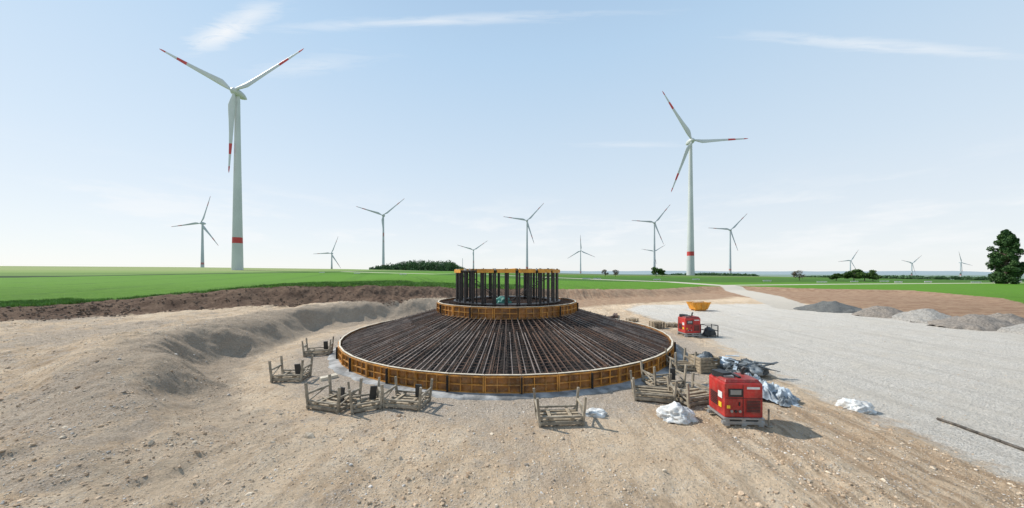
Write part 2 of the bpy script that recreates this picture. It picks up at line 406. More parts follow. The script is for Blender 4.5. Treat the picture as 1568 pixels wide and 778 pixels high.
# ------------------------------------------------------------ foundation
m_orange=mat('formwork_orange',(.50,.215,.030),.6,.5,1.6,.004,dust=.3)
m_plate=mat('formwork_plate',(.27,.11,.022),.65,.6,1.1,.004,dust=.3)
m_cream=mat('formwork_edge_cream',(.66,.58,.45),.7,.2,3)
m_dark=mat('rebar_depth_dark',(.022,.017,.014),.95,.3,2)
m_rust=mat('rebar_rust',(.165,.090,.057),.7,.5,1.2,col2=(.065,.046,.037))
m_steel=mat('rebar_steel',(.28,.22,.185),.45,.5,1.5,metal=.25)
m_blind=mat('blinding_concrete',(.33,.325,.315),.9,.5,1.1,.04)
m_bolt=mat('anchor_bolt_black',(.022,.018,.018),.45,.3,3)
m_cap=mat('bolt_cap',(.60,.57,.52),.6,.2,3)
m_yel=mat('template_yellow',(.66,.30,.03),.55,.3,2)
m_teal=mat('teal_cover',(.05,.22,.17),.5,.3,2)
FD=empty('wind_turbine_foundation',(CX,CY,0))
def ring_form(name,R,z0,z1,npan,matsel):
    q=B(); Hh=z1-z0
    for i in range(npan):
        a0=2*math.pi*i/npan; a1=2*math.pi*(i+1)/npan; am=(a0+a1)/2
        ap=R*math.cos((a1-a0)/2); wlen=2*R*math.sin((a1-a0)/2)
        er=Vector((math.cos(am),math.sin(am),0)); et=Vector((-math.sin(am),math.cos(am),0))
        def bx(t,rad,z,st,sr,sz,mm):
            cpt=er*(ap+rad)+et*t; q.box((cpt.x,cpt.y,z),(sr,st,sz),mm,rot=am)
        jz=random.uniform(-.012,.012)
        bx(0,-.02,(z0+z1)/2+jz,wlen-.01,.03,Hh,1)
        bx(0,.05,z1-.05+jz,wlen-.02,.11,.055,0)
        bx(0,.05,z0+.06+jz,wlen-.02,.11,.055,0)
        bx(0,.045,(z0+z1)/2+jz,wlen-.03,.09,.05,0)
        ns=max(2,round(wlen/.5))
        for j in range(ns+1):
            t=-wlen/2+.035+(wlen-.07)*j/ns
            bx(t,.055 if j in(0,ns) else .045,(z0+z1)/2+jz,.06 if j in(0,ns) else .04,.12 if j in (0,ns) else .085,Hh-.03,0)
        bx(0,0,z1+.028,wlen+.02,.10,.026,2)
        if i%2==0: bx(wlen/2,.16,z0+Hh*.5,.07,.10,Hh*.9,3)
    return q.obj(name,[m_orange,m_plate,m_cream,m_dark],parent=FD)
ring_form('outer_formwork',R_OUT,.04,.86,46,0)
ZP0,ZP1=2.42,3.22; RP=5.6
ring_form('pedestal_formwork',RP,ZP0,ZP1,22,0)
RI=R_OUT-.12
def zc(r): return .74+(RI-r)/(RI-RP)*(ZP0+.16-.74)
q=B(); q.lathe([(R_OUT-.1,.02),(R_OUT-.1,.45),(RP,ZP0-.2),(RP,ZP0),(RP-.12,ZP0),(RP-.12,ZP1-.3),(0.01,ZP1-.3)],96); q.obj('rebar_depth_dark',[m_dark],parent=FD)  # near-black filler surface: shade deep between the bars, put into the colour
q=B(); n=150; vs=[];fs=[]
for i in range(n):
    a=2*math.pi*i/n; R=R_OUT+.62+.30*mnoise.noise(Vector((math.cos(a)*4,math.sin(a)*4,0)))+.22*mnoise.noise(Vector((math.cos(a)*20,math.sin(a)*20,3)))
    for rr_,zz_ in((R_OUT-.3,.09),(R-.25,.08),(R,.03),(R+.08,-.25)): vs.append((rr_*math.cos(a),rr_*math.sin(a),zz_))
for i in range(n):
    j=(i+1)%n
    for k_ in range(3): fs.append((i*4+k_,i*4+k_+1,j*4+k_+1,j*4+k_))
q.add(vs,fs); q.obj('blinding_slab',[m_blind],parent=FD,smooth=True)
q=B()
def P3(r,a,z): return (r*math.cos(a),r*math.sin(a),z)
NR=216
for i in range(NR):
    a=2*math.pi*(i+.3*random.random())/NR; j=random.uniform(-.008,.01)
    r_in=RP+.08 if i%2==0 else RP+2.2+random.uniform(-.2,.2)
    q.bar(P3(RI-.02,a,zc(RI)+j),P3(r_in,a+random.uniform(-.004,.004),zc(r_in)+j),.040,.040,1 if random.random()<.6 else 0)
    if i%2==0: q.bar(P3(RI-.02,a+.008,zc(RI)-.16),P3(r_in,a+.008,zc(r_in)-.16),.035,.035,0)
q.obj('radial_rebar',[m_rust,m_steel],parent=FD)
q=B(); r=RI-.12
while r>RP+.1:
    ns=88
    for i in range(ns):
        a0=2*math.pi*i/ns;a1=2*math.pi*(i+1)/ns
        jz=random.uniform(-.006,.006)
        q.bar(P3(r,a0,zc(r)-.05+jz),P3(r,a1,zc(r)-.05+jz),.018,.018,0)
        if random.random()<.5:q.bar(P3(r,a0,zc(r)-.2),P3(r,a1,zc(r)-.2),.03,.03,0)
    r-=.27
for _ in range(1800):
    a=random.uniform(0,6.283); r=math.sqrt(random.uniform(RP**2+1,RI**2-1)); hgt=random.uniform(.03,.13)
    q.bar(P3(r,a,zc(r)-.1),P3(r,a,zc(r)+hgt),.022,.022,random.choice([0,0,1]))
q.obj('ring_rebar',[m_rust,m_steel],parent=FD)
q=B()
for i in range(48):
    o=-RP+.2+i*(2*RP-.4)/47; Lh=math.sqrt(max(.01,(RP-.18)**2-o*o))
    q.bar((-Lh,o,ZP1-.13),(Lh,o,ZP1-.13),.03,.03,0); q.bar((o,-Lh,ZP1-.17),(o,Lh,ZP1-.17),.03,.03,1)
for i in range(120):
    a=2*math.pi*i/120; q.bar(P3(RP-.25,a,ZP0),P3(RP-.25,a,ZP1+.06+.05*random.random()),.03,.03,0)
    a+=.02; q.bar(P3(RP-.9,a,ZP0),P3(RP-.9,a,ZP1+.05*random.random()),.03,.03,0)
q.obj('pedestal_rebar',[m_rust,m_steel],parent=FD)

# anchor bolt cage
AC=empty('anchor_bolt_cage',(CX,CY,0)); q=B(); caps=B(); RB=3.95; ZT=5.62
NB=30
for i in range(NB):
    a=2*math.pi*(i+.5)/NB
    for dr in(-.2,.2):
        for da in((0,) if dr<0 else (-.015,.015)):
            aa=a+da+random.uniform(-.003,.003)
            zt=ZT+.18+random.uniform(-.01,.05)
            q.cyl(P3(RB+dr,aa,ZP1-.4),P3(RB+dr,aa,ZT),.058,n=8)
            caps.cyl(P3(RB+dr,aa,ZT+.08),P3(RB+dr,aa,zt),.035,n=6,m=0)
            if random.random()<.6: caps.cyl(P3(RB+dr,aa,ZT+.08),P3(RB+dr,aa,ZT+.2),.06,n=6,m=1)
q.obj('bolt_sleeves',[m_bolt],parent=AC,smooth=False)
caps.obj('bolt_ends',[m_bolt,m_cap],parent=AC)
q=B()
q.lathe([(RB-.34,ZT),(RB-.34,ZT+.07),(RB+.34,ZT+.07),(RB+.34,ZT),(RB-.34,ZT)],72,0)
q.lathe([(RB-.42,ZP1+.02),(RB-.42,ZP1+.08),(RB+.42,ZP1+.08),(RB+.42,ZP1+.02),(RB-.42,ZP1+.02)],72,0)
q.obj('flange_rings',[m_bolt],parent=AC)
q=B()
for i in range(18):
    if i in (1,8,9,17,11): continue
    a=2*math.pi*(i+.5)/18
    c_=P3(RB+.38,a,ZT+.02); q.box(c_,(.05,1.28,.26),0,rot=a)
for a in (0.35,1.75,2.75):
    q.bar(P3(RB,a,ZT+.15),P3(RB,a+math.pi,ZT+.15),.14,.11,0)
q.obj('template_segments',[m_yel],parent=AC)
q=B()
for i in range(6):
    a=.5+i*math.pi/3; q.bar(P3(RB,a,ZT-.3),P3(.5,a+.25,ZP1),.05,.05,0)
q.obj('inner_struts',[m_bolt],parent=AC)

# ------------------------------------------------------------ crumple helpers
def crumple(name,loc,size,mats,seed=0,amp=.22,parent=None,sub=5,rotz=0,fl=.25):
    bpy.ops.mesh.primitive_ico_sphere_add(subdivisions=sub,radius=1,location=(0,0,0)); o=bpy.context.object
    o.name=name; o.data.name=name
    for v in o.data.vertices:
        p=v.co.normalized(); s=1
        nn=mnoise.noise(p*1.5+Vector((seed,0,0)))*.35
        rdg=(1-abs(mnoise.noise(p*2.6+Vector((0,seed,1))))*2)*amp+(1-abs(mnoise.noise(p*6+Vector((0,seed,4))))*2)*amp*.55
        rdg+=(1-abs(mnoise.noise(p*13+Vector((3,seed,4))))*2)*amp*.25
        k=s+nn+rdg*.8
        co=p*k; 
        if co.z<-fl: co.z=-fl
        v.co=Vector((co.x*size[0]/2,co.y*size[1]/2,(co.z+fl)*size[2]/(1.2+fl)))
    for mm in mats: o.data.materials.append(mm)
    o.location=loc; o.rotation_euler[2]=rotz
    o.data.polygons.foreach_set('use_smooth',[True]*len(o.data.polygons))
    if parent: o.parent=parent
    return o
m_bag=mat('white_bag',(.66,.66,.64),.7,.35,3,.02,bscale=9,dust=.35)
m_tarpb=mat('pale_blue_foil',(.42,.48,.53),.45,.6,1.8,.02,bscale=7)
m_tarpg=mat('grey_foil',(.20,.22,.23),.45,.5,2.5,.02,bscale=8)
m_tarpd=mat('dark_foil',(.06,.07,.075),.45,.4,2.5,.02,bscale=8)
m_wood=mat('weathered_wood',(.36,.285,.195),.85,.35,4,.004)
m_rack=mat('rack_steel_dusty',(.31,.265,.20),.75,.4,3,.003)
m_blackp=mat('black_panel',(.03,.03,.03),.6,.3,3)
m_red=mat('generator_red',(.46,.024,.020),.5,.4,1.2,.002,dust=.18)
m_redd=mat('generator_red_dark',(.26,.015,.012),.5,.3,2,dust=.25)
m_black=mat('black_plastic',(.022,.022,.024),.5,.3,4)
m_white=mat('white_paint',(.72,.72,.70),.5,.12,2)
m_grey=mat('grey_steel',(.33,.34,.34),.5,.25,2,metal=.4,dust=.5)
m_skip=mat('skip_yellow',(.72,.30,.02),.5,.25,1.5)
m_gold=mat('sticker_yellow',(.75,.50,.03),.5,.1,2)

crumple('teal_cover',(-.35,-1.2,ZP1-.1),(1.1,.7,.5),[m_teal],6,.25,parent=AC,sub=4)
crumple('bulk_bag',(6.2,12.35,H(6.2,12.3)-.02),(1.12,.8,.5),[m_bag],1,.26,fl=.15)
crumple('bulk_bag',(13.75,13.1,H(13.8,13.1)-.02),(1.0,.75,.42),[m_bag],9,.3,fl=.15)
crumple('bulk_bag',(3.25,12.7,H(3.2,12.7)),(.72,.5,.22),[m_bag],5,.2)

SP=empty('foil_scrap_pile',(12.3,17.6,0))
for i,(dx,dy,dz,sx,sy,sz_,mm,rz) in enumerate([(-.3,.2,0,1.3,1.2,.5,m_tarpg,0),(.7,.5,0,1.3,1.1,.65,m_tarpd,1),(.2,-.3,.2,1.0,.8,.5,m_tarpg,2),(-.4,.5,.3,.9,.8,.45,m_tarpb,3),(.8,-.2,.2,.8,.7,.4,m_tarpd,.7)]):
    crumple('foil_%d'%i,(dx,dy,dz),(sx,sy,sz_),[mm],20+i,.34,parent=SP,rotz=rz,sub=4)
q=B()
for i in range(44):
    a=random.uniform(-.9,.9); p=Vector((random.uniform(-1,1.1),random.uniform(-.7,.9),random.uniform(.2,.85)))
    d=Vector((math.cos(a),math.sin(a),random.uniform(-.35,.35)))*random.uniform(.3,.7)
    if i%3: q.bar(p-d,p+d,.16,.03,random.choice([0,1,1,2]))
    else: q.cyl(p-d,p+d,.05,n=8,m=random.choice([0,1]))
q.obj('scrap_profiles',[m_tarpg,m_tarpd,m_tarpb],parent=SP)
def sheet(name,loc,w,d,h,matl,seed,rotz=0,parent=None,fold=0.):
    n=90; g=np.linspace(-1,1,n); GX,GY=np.meshgrid(g,g)
    env=np.clip(1-(np.abs(GX)**2.4*.9+np.abs(GY)**2.4*.9),0,1)**.7
    U=GX*math.cos(fold)+GY*math.sin(fold); W_=-GX*math.sin(fold)+GY*math.cos(fold)
    f1=1-np.abs(fbm(U*2.2+seed,W_*.5,.5,2,seed))*2.4; f2=1-np.abs(fbm(U*1.8,W_*.9,.22,2,seed+1))*2.6
    zz=h*env*(.35+.45*f1+.22*f2)+.015
    zz=np.maximum(zz,.015+.03*np.abs(fbm(GX,GY,.3,2,seed+9)))
    ex=1+.25*fbm(GY*2,GY*0+seed,.6,3,seed+3); ey=1+.25*fbm(GX*2,GX*0+seed,.6,3,seed+4)
    Vv=np.stack([(GX*w/2*ex).ravel(),(GY*d/2*ey).ravel(),zz.ravel()],1)
    i=(np.arange(n-1)[:,None]*n+np.arange(n-1)[None]).ravel()
    o=np_obj(name,Vv,np.stack([i,i+1,i+n+1,i+n],1),[matl],loc=loc,smooth=True,parent=parent); o.rotation_euler[2]=rotz
    return o
TH=empty('tarpaulin_heap',(10.9,14.6,0.02))
sheet('pale_sheet',(.2,-.1,.0),2.3,1.5,.75,m_tarpb,3,-.5,TH,.5)
sheet('white_sheet',(.1,.55,.10),1.6,1.0,.75,m_tarpb,8,.2,TH,1.2)
sheet('dark_sheet',(-.4,.9,0),2.4,1.3,.85,m_tarpd,12,.1,TH,.2)
sheet('grey_sheet',(.7,-.5,0),1.5,1.0,.35,m_tarpg,15,.6,TH,.9)

# ------------------------------------------------------------ racks
def rack(x,y,w,d,h,rz,panels=0,load=False):
    E=empty('formwork_rack',(x,y,H(x,y)),rz); q=B(); t=.085
    for sx in(-1,1):
        q.bar((sx*w/2,-d/2-.08,.12),(sx*w/2,d/2+.08,.12),t,t*1.2)
        for sy in(-1,1):
            sp=.10*sx
            q.bar((sx*w/2,sy*d/2,-.05),(sx*w/2+sp,sy*(d/2+.03),h),t,t)
            q.bar((sx*(w/2+.02),sy*d/2*.98,.3),(sx*(w/2-.30),sy*d/2*.98,.12),t*.6,t*.6)
        q.bar((sx*(w/2+.06),-d/2,h*.58),(sx*(w/2+.06),d/2,h*.58),t*.8,t)
        q.bar((sx*(w/2+.04),-d/2,.3),(sx*(w/2+.07),d/2,h*.62),t*.6,t*.6)
    for sy in(-1,1):
        q.bar((-w/2,sy*d/2,.13),(w/2,sy*d/2,.13),t,t*1.3)
        q.bar((-w/2,sy*d/2,.34),(w/2,sy*d/2,.34),t*.7,t*.8)
    q.obj('frame',[m_rack],parent=E,bevel=.006)
    q=B()
    for i in range(4):
        yy_=-d/2+.1+(d-.2)*i/3
        q.box((random.uniform(-.04,.04),yy_,.215),(w*.98,.13,.045),0,rot=random.uniform(-.03,.03))
    for i in range(2):
        q.box((-w/4+i*w/2,0,.255+.02),(.12,d*1.05,.035),0)
    if load:
        for i in range(5): q.box((random.uniform(-.1,.1),-d/3+i*d/6,.34+.05*(i%2)),(w*1.05,.1,.08),0,rot=random.uniform(-.05,.05))
    q.obj('planks',[m_wood],parent=E)
    if panels:
        q=B()
        for i in range(panels):
            M=Matrix.Rotation(random.uniform(-.12,.12),3,'Y')@Matrix.Rotation(random.uniform(-.15,.15),3,'X')
            q.box((-w/3+i*w*.5/max(1,panels-1) if panels>1 else w*.3,random.uniform(-d/4,d/4),.56),(.26,.07,.56),0,rot=M)
        q.obj('panels',[m_blackp],parent=E)
rack(-11.4,16.9,1.35,.95,1.1,.12,1)
rack(-13.1,22.1,1.45,1.0,1.05,.35,1)
rack(-7.35,13.5,1.5,1.1,1.05,-.30,1)
rack(-6.0,13.35,1.0,1.0,1.0,.5,1)
rack(-4.35,13.6,1.5,1.0,.95,-.18,1)
rack(1.75,12.2,1.55,.95,1.05,.06,0)
rack(6.15,14.3,1.5,1.0,1.0,-.25,0,True)
rack(7.6,13.9,1.2,1.0,1.0,.3,0,True)
rack(7.4,16.0,1.5,1.0,1.1,.2,1)
rack(9.6,18.6,1.0,.9,1.1,.1,0,True)
def pallet_stack(x,y,rz,n,w=1.2,d=.9):
    q=B(); z=0
    for k_ in range(n):
        for yy_ in(-d/2+.06,0,d/2-.06):
            for xx_ in(-w/2+.08,0,w/2-.08): q.box((xx_,yy_,z+.05),(.13,.1,.09))
        for i in range(6): q.box((-w/2+.06+i*(w-.12)/5,0,z+.112),(.1,d,.025))
        z+=.14
    q.obj('wooden_pallet',[m_wood],loc=(x,y,H(x,y)),rotz=rz)
pallet_stack(14.4,32.5,.2,5); pallet_stack(16.1,33.2,-.1,3); pallet_stack(13.6,37.,.6,3); pallet_stack(16.2,29.8,.4,4)
E=empty('wooden_crate',(10.75,18.3,0),.1); q=B()
for i in range(5):
    z=.12+i*.17
    q.box((0,-.45,z),(1.15,.03,.14)); q.box((0,.45,z),(1.15,.03,.14)); q.box((-.56,0,z),(.03,.86,.14)); q.box((.56,0,z),(.03,.86,.14))
for sx in(-.53,.53):
    for sy in(-.49,.49): q.box((sx,sy,.44),(.08,.05,.88))
q.box((0,0,.05),(1.1,.86,.04)); q.obj('boards',[m_wood],parent=E)
crumple('sack',(-.1,0,.55),(.7,.6,.35),[m_tarpg],3,.25,parent=E,sub=4); crumple('sack_dark',(.3,.2,.5),(.6,.6,.5),[m_tarpd],8,.25,parent=E,sub=4)
def bundle(name,x,y,rz,n,L,m_,s=.08):
    q=B()
    for i in range(n):
        q.box((random.uniform(-.25,.25),(i%6)*s*1.25-.25,.08+(i//6)*s*1.1),(L*random.uniform(.8,1),s,s),0,rot=random.uniform(-.05,.05))
    q.obj(name,[m_],loc=(x,y,H(x,y)),rotz=rz)
bundle('timber_bundle',9.2,42,.9,14,3,m_wood,.12)
bundle('rebar_bundle',11.5,39,.7,24,4,m_rust,.06)
bundle('rebar_bundle',12.7,40.5,1.2,24,3.5,m_rust,.06)
bundle('timber_bundle',-9.8,17.0,.9,2,.9,m_cream,.15)

# ------------------------------------------------------------ generators
def generator(x,y,rz,s=1.0):
    E=empty('diesel_generator',(x,y,H(x,y)),rz); E.scale=(s,s,s)
    q=B(); W,D,Hh=1.22,.95,1.12
    q.box((0,0,.27+Hh/2),(W,D,Hh),0)
    q.obj('housing',[m_red],parent=E,bevel=.045)
    q=B(); q.box((0,0,.27+Hh+.05),(W*.94,D*.94,.10),0,top=(.9,.86)); q.obj('roof',[m_redd],parent=E,bevel=.02)
    q=B()
    q.box((0,-D/2+.05,.10),(W+.1,.12,.10)); q.box((0,D/2-.05,.10),(W+.1,.12,.10))
    for sx in(-1,0,1):
        q.box((sx*W*.42,0,.19),(.12,D,.08))
    q.box((0,0,.245),(W+.06,D+.06,.05)); 
    for sx in(-1,0,1): q.box((sx*(W/2-.08),-D/2+.05,.03),(.16,.14,.06))
    q.obj('skid_base',[m_grey],parent=E)
    q=B(); y0=-D/2-.012
    for i in range(8): q.box((W*.24,y0,.48+i*.048),(.42,.02,.022),0)
    q.box((W*.24,y0+.006,.65),(.46,.012,.44),1)
    q.box((-W*.22,y0,1.08),(.44,.025,.26),0); q.box((-W*.22,y0-.016,1.10),(.34,.012,.15),2)
    q.box((-W*.02,y0+.004,.83),(.012,.012,1.0),0); q.box((0,y0+.004,.90),(W*.94,.010,.012),0)
    q.box((W*.24,y0,1.24),(.40,.012,.07),3)
    q.box((-W*.40,y0,.62),(.10,.012,.10),4); q.box((-W*.12,y0-.008,.72),(.035,.035,.12),0)
    for k_ in range(3): q.cyl((-W*.32+k_*.13,y0-.02,.48),(-W*.32+k_*.13,y0+.01,.48),.045,n=10,m=[5,0,5][k_])
    x0=-W/2-.012
    for i in range(7): q.box((x0,.12,.55+i*.06),(.02,.4,.028),0)
    q.box((x0,-.25,.95),(.012,.22,.2),3); q.box((x0,-.25,.62),(.012,.16,.16),4)
    for i in range(7): q.box((-x0,.1,.55+i*.06),(.02,.4,.028),0)
    q.obj('panels_and_louvres',[m_black,m_redd,m_grey,m_white,m_gold,m_grey],parent=E)
    q=B(); q.cyl((.38,.2,1.45),(.38,.2,1.66),.05,n=12); q.cyl((.38,.2,1.66),(.44,.16,1.74),.055,n=12)
    q.box((0,0,1.52),(.10,.5,.05)); 
    for sy in(-.22,.22): q.box((0,sy,1.48),(.06,.04,.10))
    q.box((-.38,.1,1.53),(.36,.45,.18),0,rot=.3); q.box((-.30,-.12,1.50),(.3,.2,.1),1,rot=-.2)
    q.obj('exhaust_and_lifting_eye',[m_black,m_grey],parent=E)
generator(8.25,12.1,-.05,1.09)
generator(15.5,28.6,.1,1.15)
E=empty('steel_cage_box',(17.1,28.3,0),.1); q=B()
for sx in(-.5,.5):
    for sy in(-.4,.4): q.bar((sx,sy,0),(sx,sy,1.),.05)
for z in(.1,.55,1.):
    for sy in(-.4,.4): q.bar((-.5,sy,z),(.5,sy,z),.04)
    for sx in(-.5,.5): q.bar((sx,-.4,z),(sx,.4,z),.04)
for i in range(9): q.bar((-.45+i*.11,-.4,.1),(-.45+i*.11,-.4,1),.015)
q.obj('cage',[m_blackp],parent=E); crumple('contents',(0,0,.12),(.8,.6,.6),[m_tarpd],4,.3,parent=E,sub=4)
q=B(); q.cyl((0,0,0),(0,0,.62),.03,n=8); q.cyl((0,0,0),(0,0,.03),.12,n=12); q.obj('marker_post',[m_rack],loc=(9.2,11.7,H(9.2,11.7)))
E=empty('waste_skip',(27.3,47.8,0),.12); q=B()
def tub(q,L,W_,h,tl,tw,t=.06,z=.2,m=0):
    o=[(-L/2,-W_/2,z),(L/2,-W_/2,z),(L/2,W_/2,z),(-L/2,W_/2,z)]
    T=[(-L/2*tl,-W_/2*tw,z+h),(L/2*tl,-W_/2*tw,z+h),(L/2*tl,W_/2*tw,z+h),(-L/2*tl,W_/2*tw,z+h)]
    I=[(x_*(1-2*t/L),y_*(1-2*t/W_),z_) for x_,y_,z_ in T]; Bt=[(x_*.92,y_*.92,z+t) for x_,y_,z_ in o]
    q.add(o+T+I+Bt,[(0,3,2,1),(0,1,5,4),(1,2,6,5),(2,3,7,6),(3,0,4,7),(4,5,9,8),(5,6,10,9),(6,7,11,10),(7,4,8,11),(8,9,13,12),(9,10,14,13),(10,11,15,14),(11,8,12,15),(12,13,14,15)],m)
tub(q,1.9,1.3,1.0,1.5,1.1)
for x_ in(-.7,0,.7): q.bar((x_,-.67,.2),(x_*1.35,-.76,1.2),.07,.07)
q.bar((-1.44,-.74,1.22),(1.44,-.74,1.22),.08); q.bar((-1.44,.74,1.22),(1.44,.74,1.22),.08)
q.bar((-.9,-.4,.1),(.9,-.4,.1),.12); q.bar((-.9,.4,.1),(.9,.4,.1),.12)
q.obj('tub',[m_skip],parent=E); crumple('rubble',(0,0,.9),(1.9,1.0,.38),[m_wood],14,.3,parent=E,sub=4)
q=B(); pts=[]
for i in range(16):
    x_,y_=15.9-.03*i+.04*math.sin(i*.7),12.2-.55*i; pts.append((x_,y_,H(x_,y_)+.05))
for i in range(15): q.cyl(pts[i],pts[i+1],.05,n=8)
q.obj('drain_pipe',[mat('pipe_dark',(.07,.06,.05),.6,.4,3,dust=.4)],loc=(0,0,.0),smooth=True)

# ------------------------------------------------------------ wind turbines
m_tw=mat('turbine_offwhite',(.53,.555,.545),.5,.08,.05)
m_tr=mat('turbine_red',(.50,.045,.04),.5,.1,.1)
m_far=mat('turbine_offwhite_hazed',(.42,.47,.50),.6,.08,.05)  # far copies of the turbine paints, distance haze mixed into the colour
m_farr=mat('turbine_red_hazed',(.42,.18,.18),.6,.08,.05)
def turbine(bx,by,hz,Lb,angs,yaw,far=False,dia=6.6,bandz=(18.5,22.5)):
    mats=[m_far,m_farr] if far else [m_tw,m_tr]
    gz=H(bx,by); E=empty('wind_turbine',(bx,by,gz),yaw)
    h=hz-gz; q=B()
    prof=[(dia/2,-1)];mf=[]
    zs=[0,bandz[0],bandz[1],h*.3,h*.45,h*.6,h*.8,h-2.2]
    for z in zs:
        t=z/(h-2.2); r=1.45+(dia/2-1.45)*((1-t)**1.15); prof.append((r,z))
    mf=[0,0,1]+[0]*(len(prof)-4)
    q.lathe(prof,32,0,mf=mf); q.obj('tower',mats,parent=E,smooth=True)
    q=B(); k=Lb/56
    P_=[]
    for j in range(15):
        t=j/14; y_=-5.2*k+t*13*k
        r=2.75*k*math.sqrt(max(0.0,1-(max(0,(.34-t)/.34))**2))*(1 if t<.4 else 1-((t-.4)/.6)**2.1*.88) if t>0 else .01
        P_.append((y_,max(r,.02)))
    n=20; vs=[(r*math.cos(2*math.pi*i/n),y_,h+r*math.sin(2*math.pi*i/n)) for y_,r in P_ for i in range(n)]
    fs=[(j*n+i,(j+1)*n+i,(j+1)*n+(i+1)%n,j*n+(i+1)%n) for j in range(14) for i in range(n)]
    q.add(vs,fs); q.obj('nacelle',mats,parent=E,smooth=True)
    secs=[(.02,1.7,1.7,0),(.06,1.9,1.7,0),(.11,3.2,1.5,.5),(.17,4.3,1.15,1.0),(.24,4.0,.9,.95),(.35,3.3,.7,.75),(.5,2.6,.5,.5),(.64,2.1,.38,.35),(.66,2.05,.37,.33),(.77,1.65,.3,.25),(.79,1.58,.29,.24),(.92,1.15,.2,.15),(.97,.8,.14,.1),(1.0,.15,.05,0)]
    redb=[7,8,11,12]
    for bi,a in enumerate(angs):
        a=math.radians(a); d=Vector((math.cos(a),0,math.sin(a))); p=Vector((-math.sin(a),0,math.cos(a))); q=B(); vs=[]; n=12
        for f,ch,th,off in secs:
            tw=.35*(1-f); bend=-1.6*f*f
            for i in range(n):
                t=2*math.pi*i/n; cc=math.cos(t)*ch/2*k; tt=math.sin(t)*th/2*k*(1+.3*math.cos(t))
                c2=cc*math.cos(tw)-tt*math.sin(tw); t2=cc*math.sin(tw)+tt*math.cos(tw)
                v=d*(f*Lb)+p*(c2-off*k)+Vector((0,t2-3.0*k+bend*k,h)); vs.append(v)
        m_idx=[1 if j in redb else 0 for j in range(len(secs)-1)]
        for j in range(len(secs)-1):
            q.f+=[(j*n+i,j*n+(i+1)%n,(j+1)*n+(i+1)%n,(j+1)*n+i) for i in range(n)]; q.m+=[m_idx[j]]*n
        q.v=[tuple(v) for v in vs]
        q.obj('blade_%d'%(bi+1),mats,parent=E,smooth=True)
turbine(-190,226,129.8,56.5,[150.6,29.7,268],.0)
turbine(169.5,310,130.2,54,[124,2.7,246.5],.06,dia=7.0)
FT=[(310,342,650,44,[70,-52,188]),(587,330,700,42,[162,38,273]),(508,388,1018,28,[66,182,-56]),(725,383,1000,26,[163,34,272]),
(807,338,750,37,[171,46,-73]),(889,384,1150,24,[92,-24,210]),(1002,341,750,36,[175,50,-69]),(1001,385,1300,20,[170,30,-80]),
(1118,352,800,34,[175,46,-73]),(1302,399,1300,20,[57,185,-62]),(1396,403,1400,18,[42,165,-75]),(1471,402,1400,18,[107,-15,-85])]
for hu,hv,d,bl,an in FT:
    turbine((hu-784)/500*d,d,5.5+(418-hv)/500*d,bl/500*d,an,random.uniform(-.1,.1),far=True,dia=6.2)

# ------------------------------------------------------------ trees
def leafmat(name,dk,lt,sc):
    m,nt,b=newmat(name); pos=nt.new('ShaderNodeNewGeometry').outputs['Position']
    n=nt.noise(sc,4,.7,pos); nt.set(b.inputs['Base Color'],nt.mix(nt.step(n,.35,.65),dk,lt)); b.inputs['Roughness'].default_value=.7
    b.inputs['Specular IOR Level'].default_value=.2
    return m
lm_pop=leafmat('poplar_leaves',(.022,.06,.02),(.07,.13,.04),.6)
lm_gr=leafmat('tree_leaves',(.03,.07,.015),(.085,.15,.035),.5)
lm_sp=leafmat('sparse_leaves',(.10,.08,.06),(.16,.13,.09),.6)
lm_fo=leafmat('forest_leaves',(.05,.11,.05),(.10,.18,.075),.10)
m_bark=mat('bark',(.12,.095,.07),.9,.4,3)
def leaves(name,cen,rad,nper,size,matl,parent=None,loc=(0,0,0)):
    cen=np.array(cen); rad=np.array(rad); n=len(cen)*nper
    cidx=np.repeat(np.arange(len(cen)),nper)
    u=rng.normal(size=(n,3)); u/=np.linalg.norm(u,axis=1)[:,None]; rr=rng.random(n)**.45
    p=cen[cidx]+u*(rr[:,None])*rad[cidx]
    a=rng.normal(size=(n,3)); a/=np.linalg.norm(a,axis=1)[:,None]
    bb=np.cross(a,rng.normal(size=(n,3))); bb/=np.linalg.norm(bb,axis=1)[:,None]
    s=size*rng.uniform(.6,1.3,n)[:,None]
    V=np.stack([p-a*s,p+bb*s*.6,p+a*s,p-bb*s*.6],1).reshape(-1,3)
    return np_obj(name,V,np.arange(n*4).reshape(-1,4),[matl],parent=parent,loc=loc)
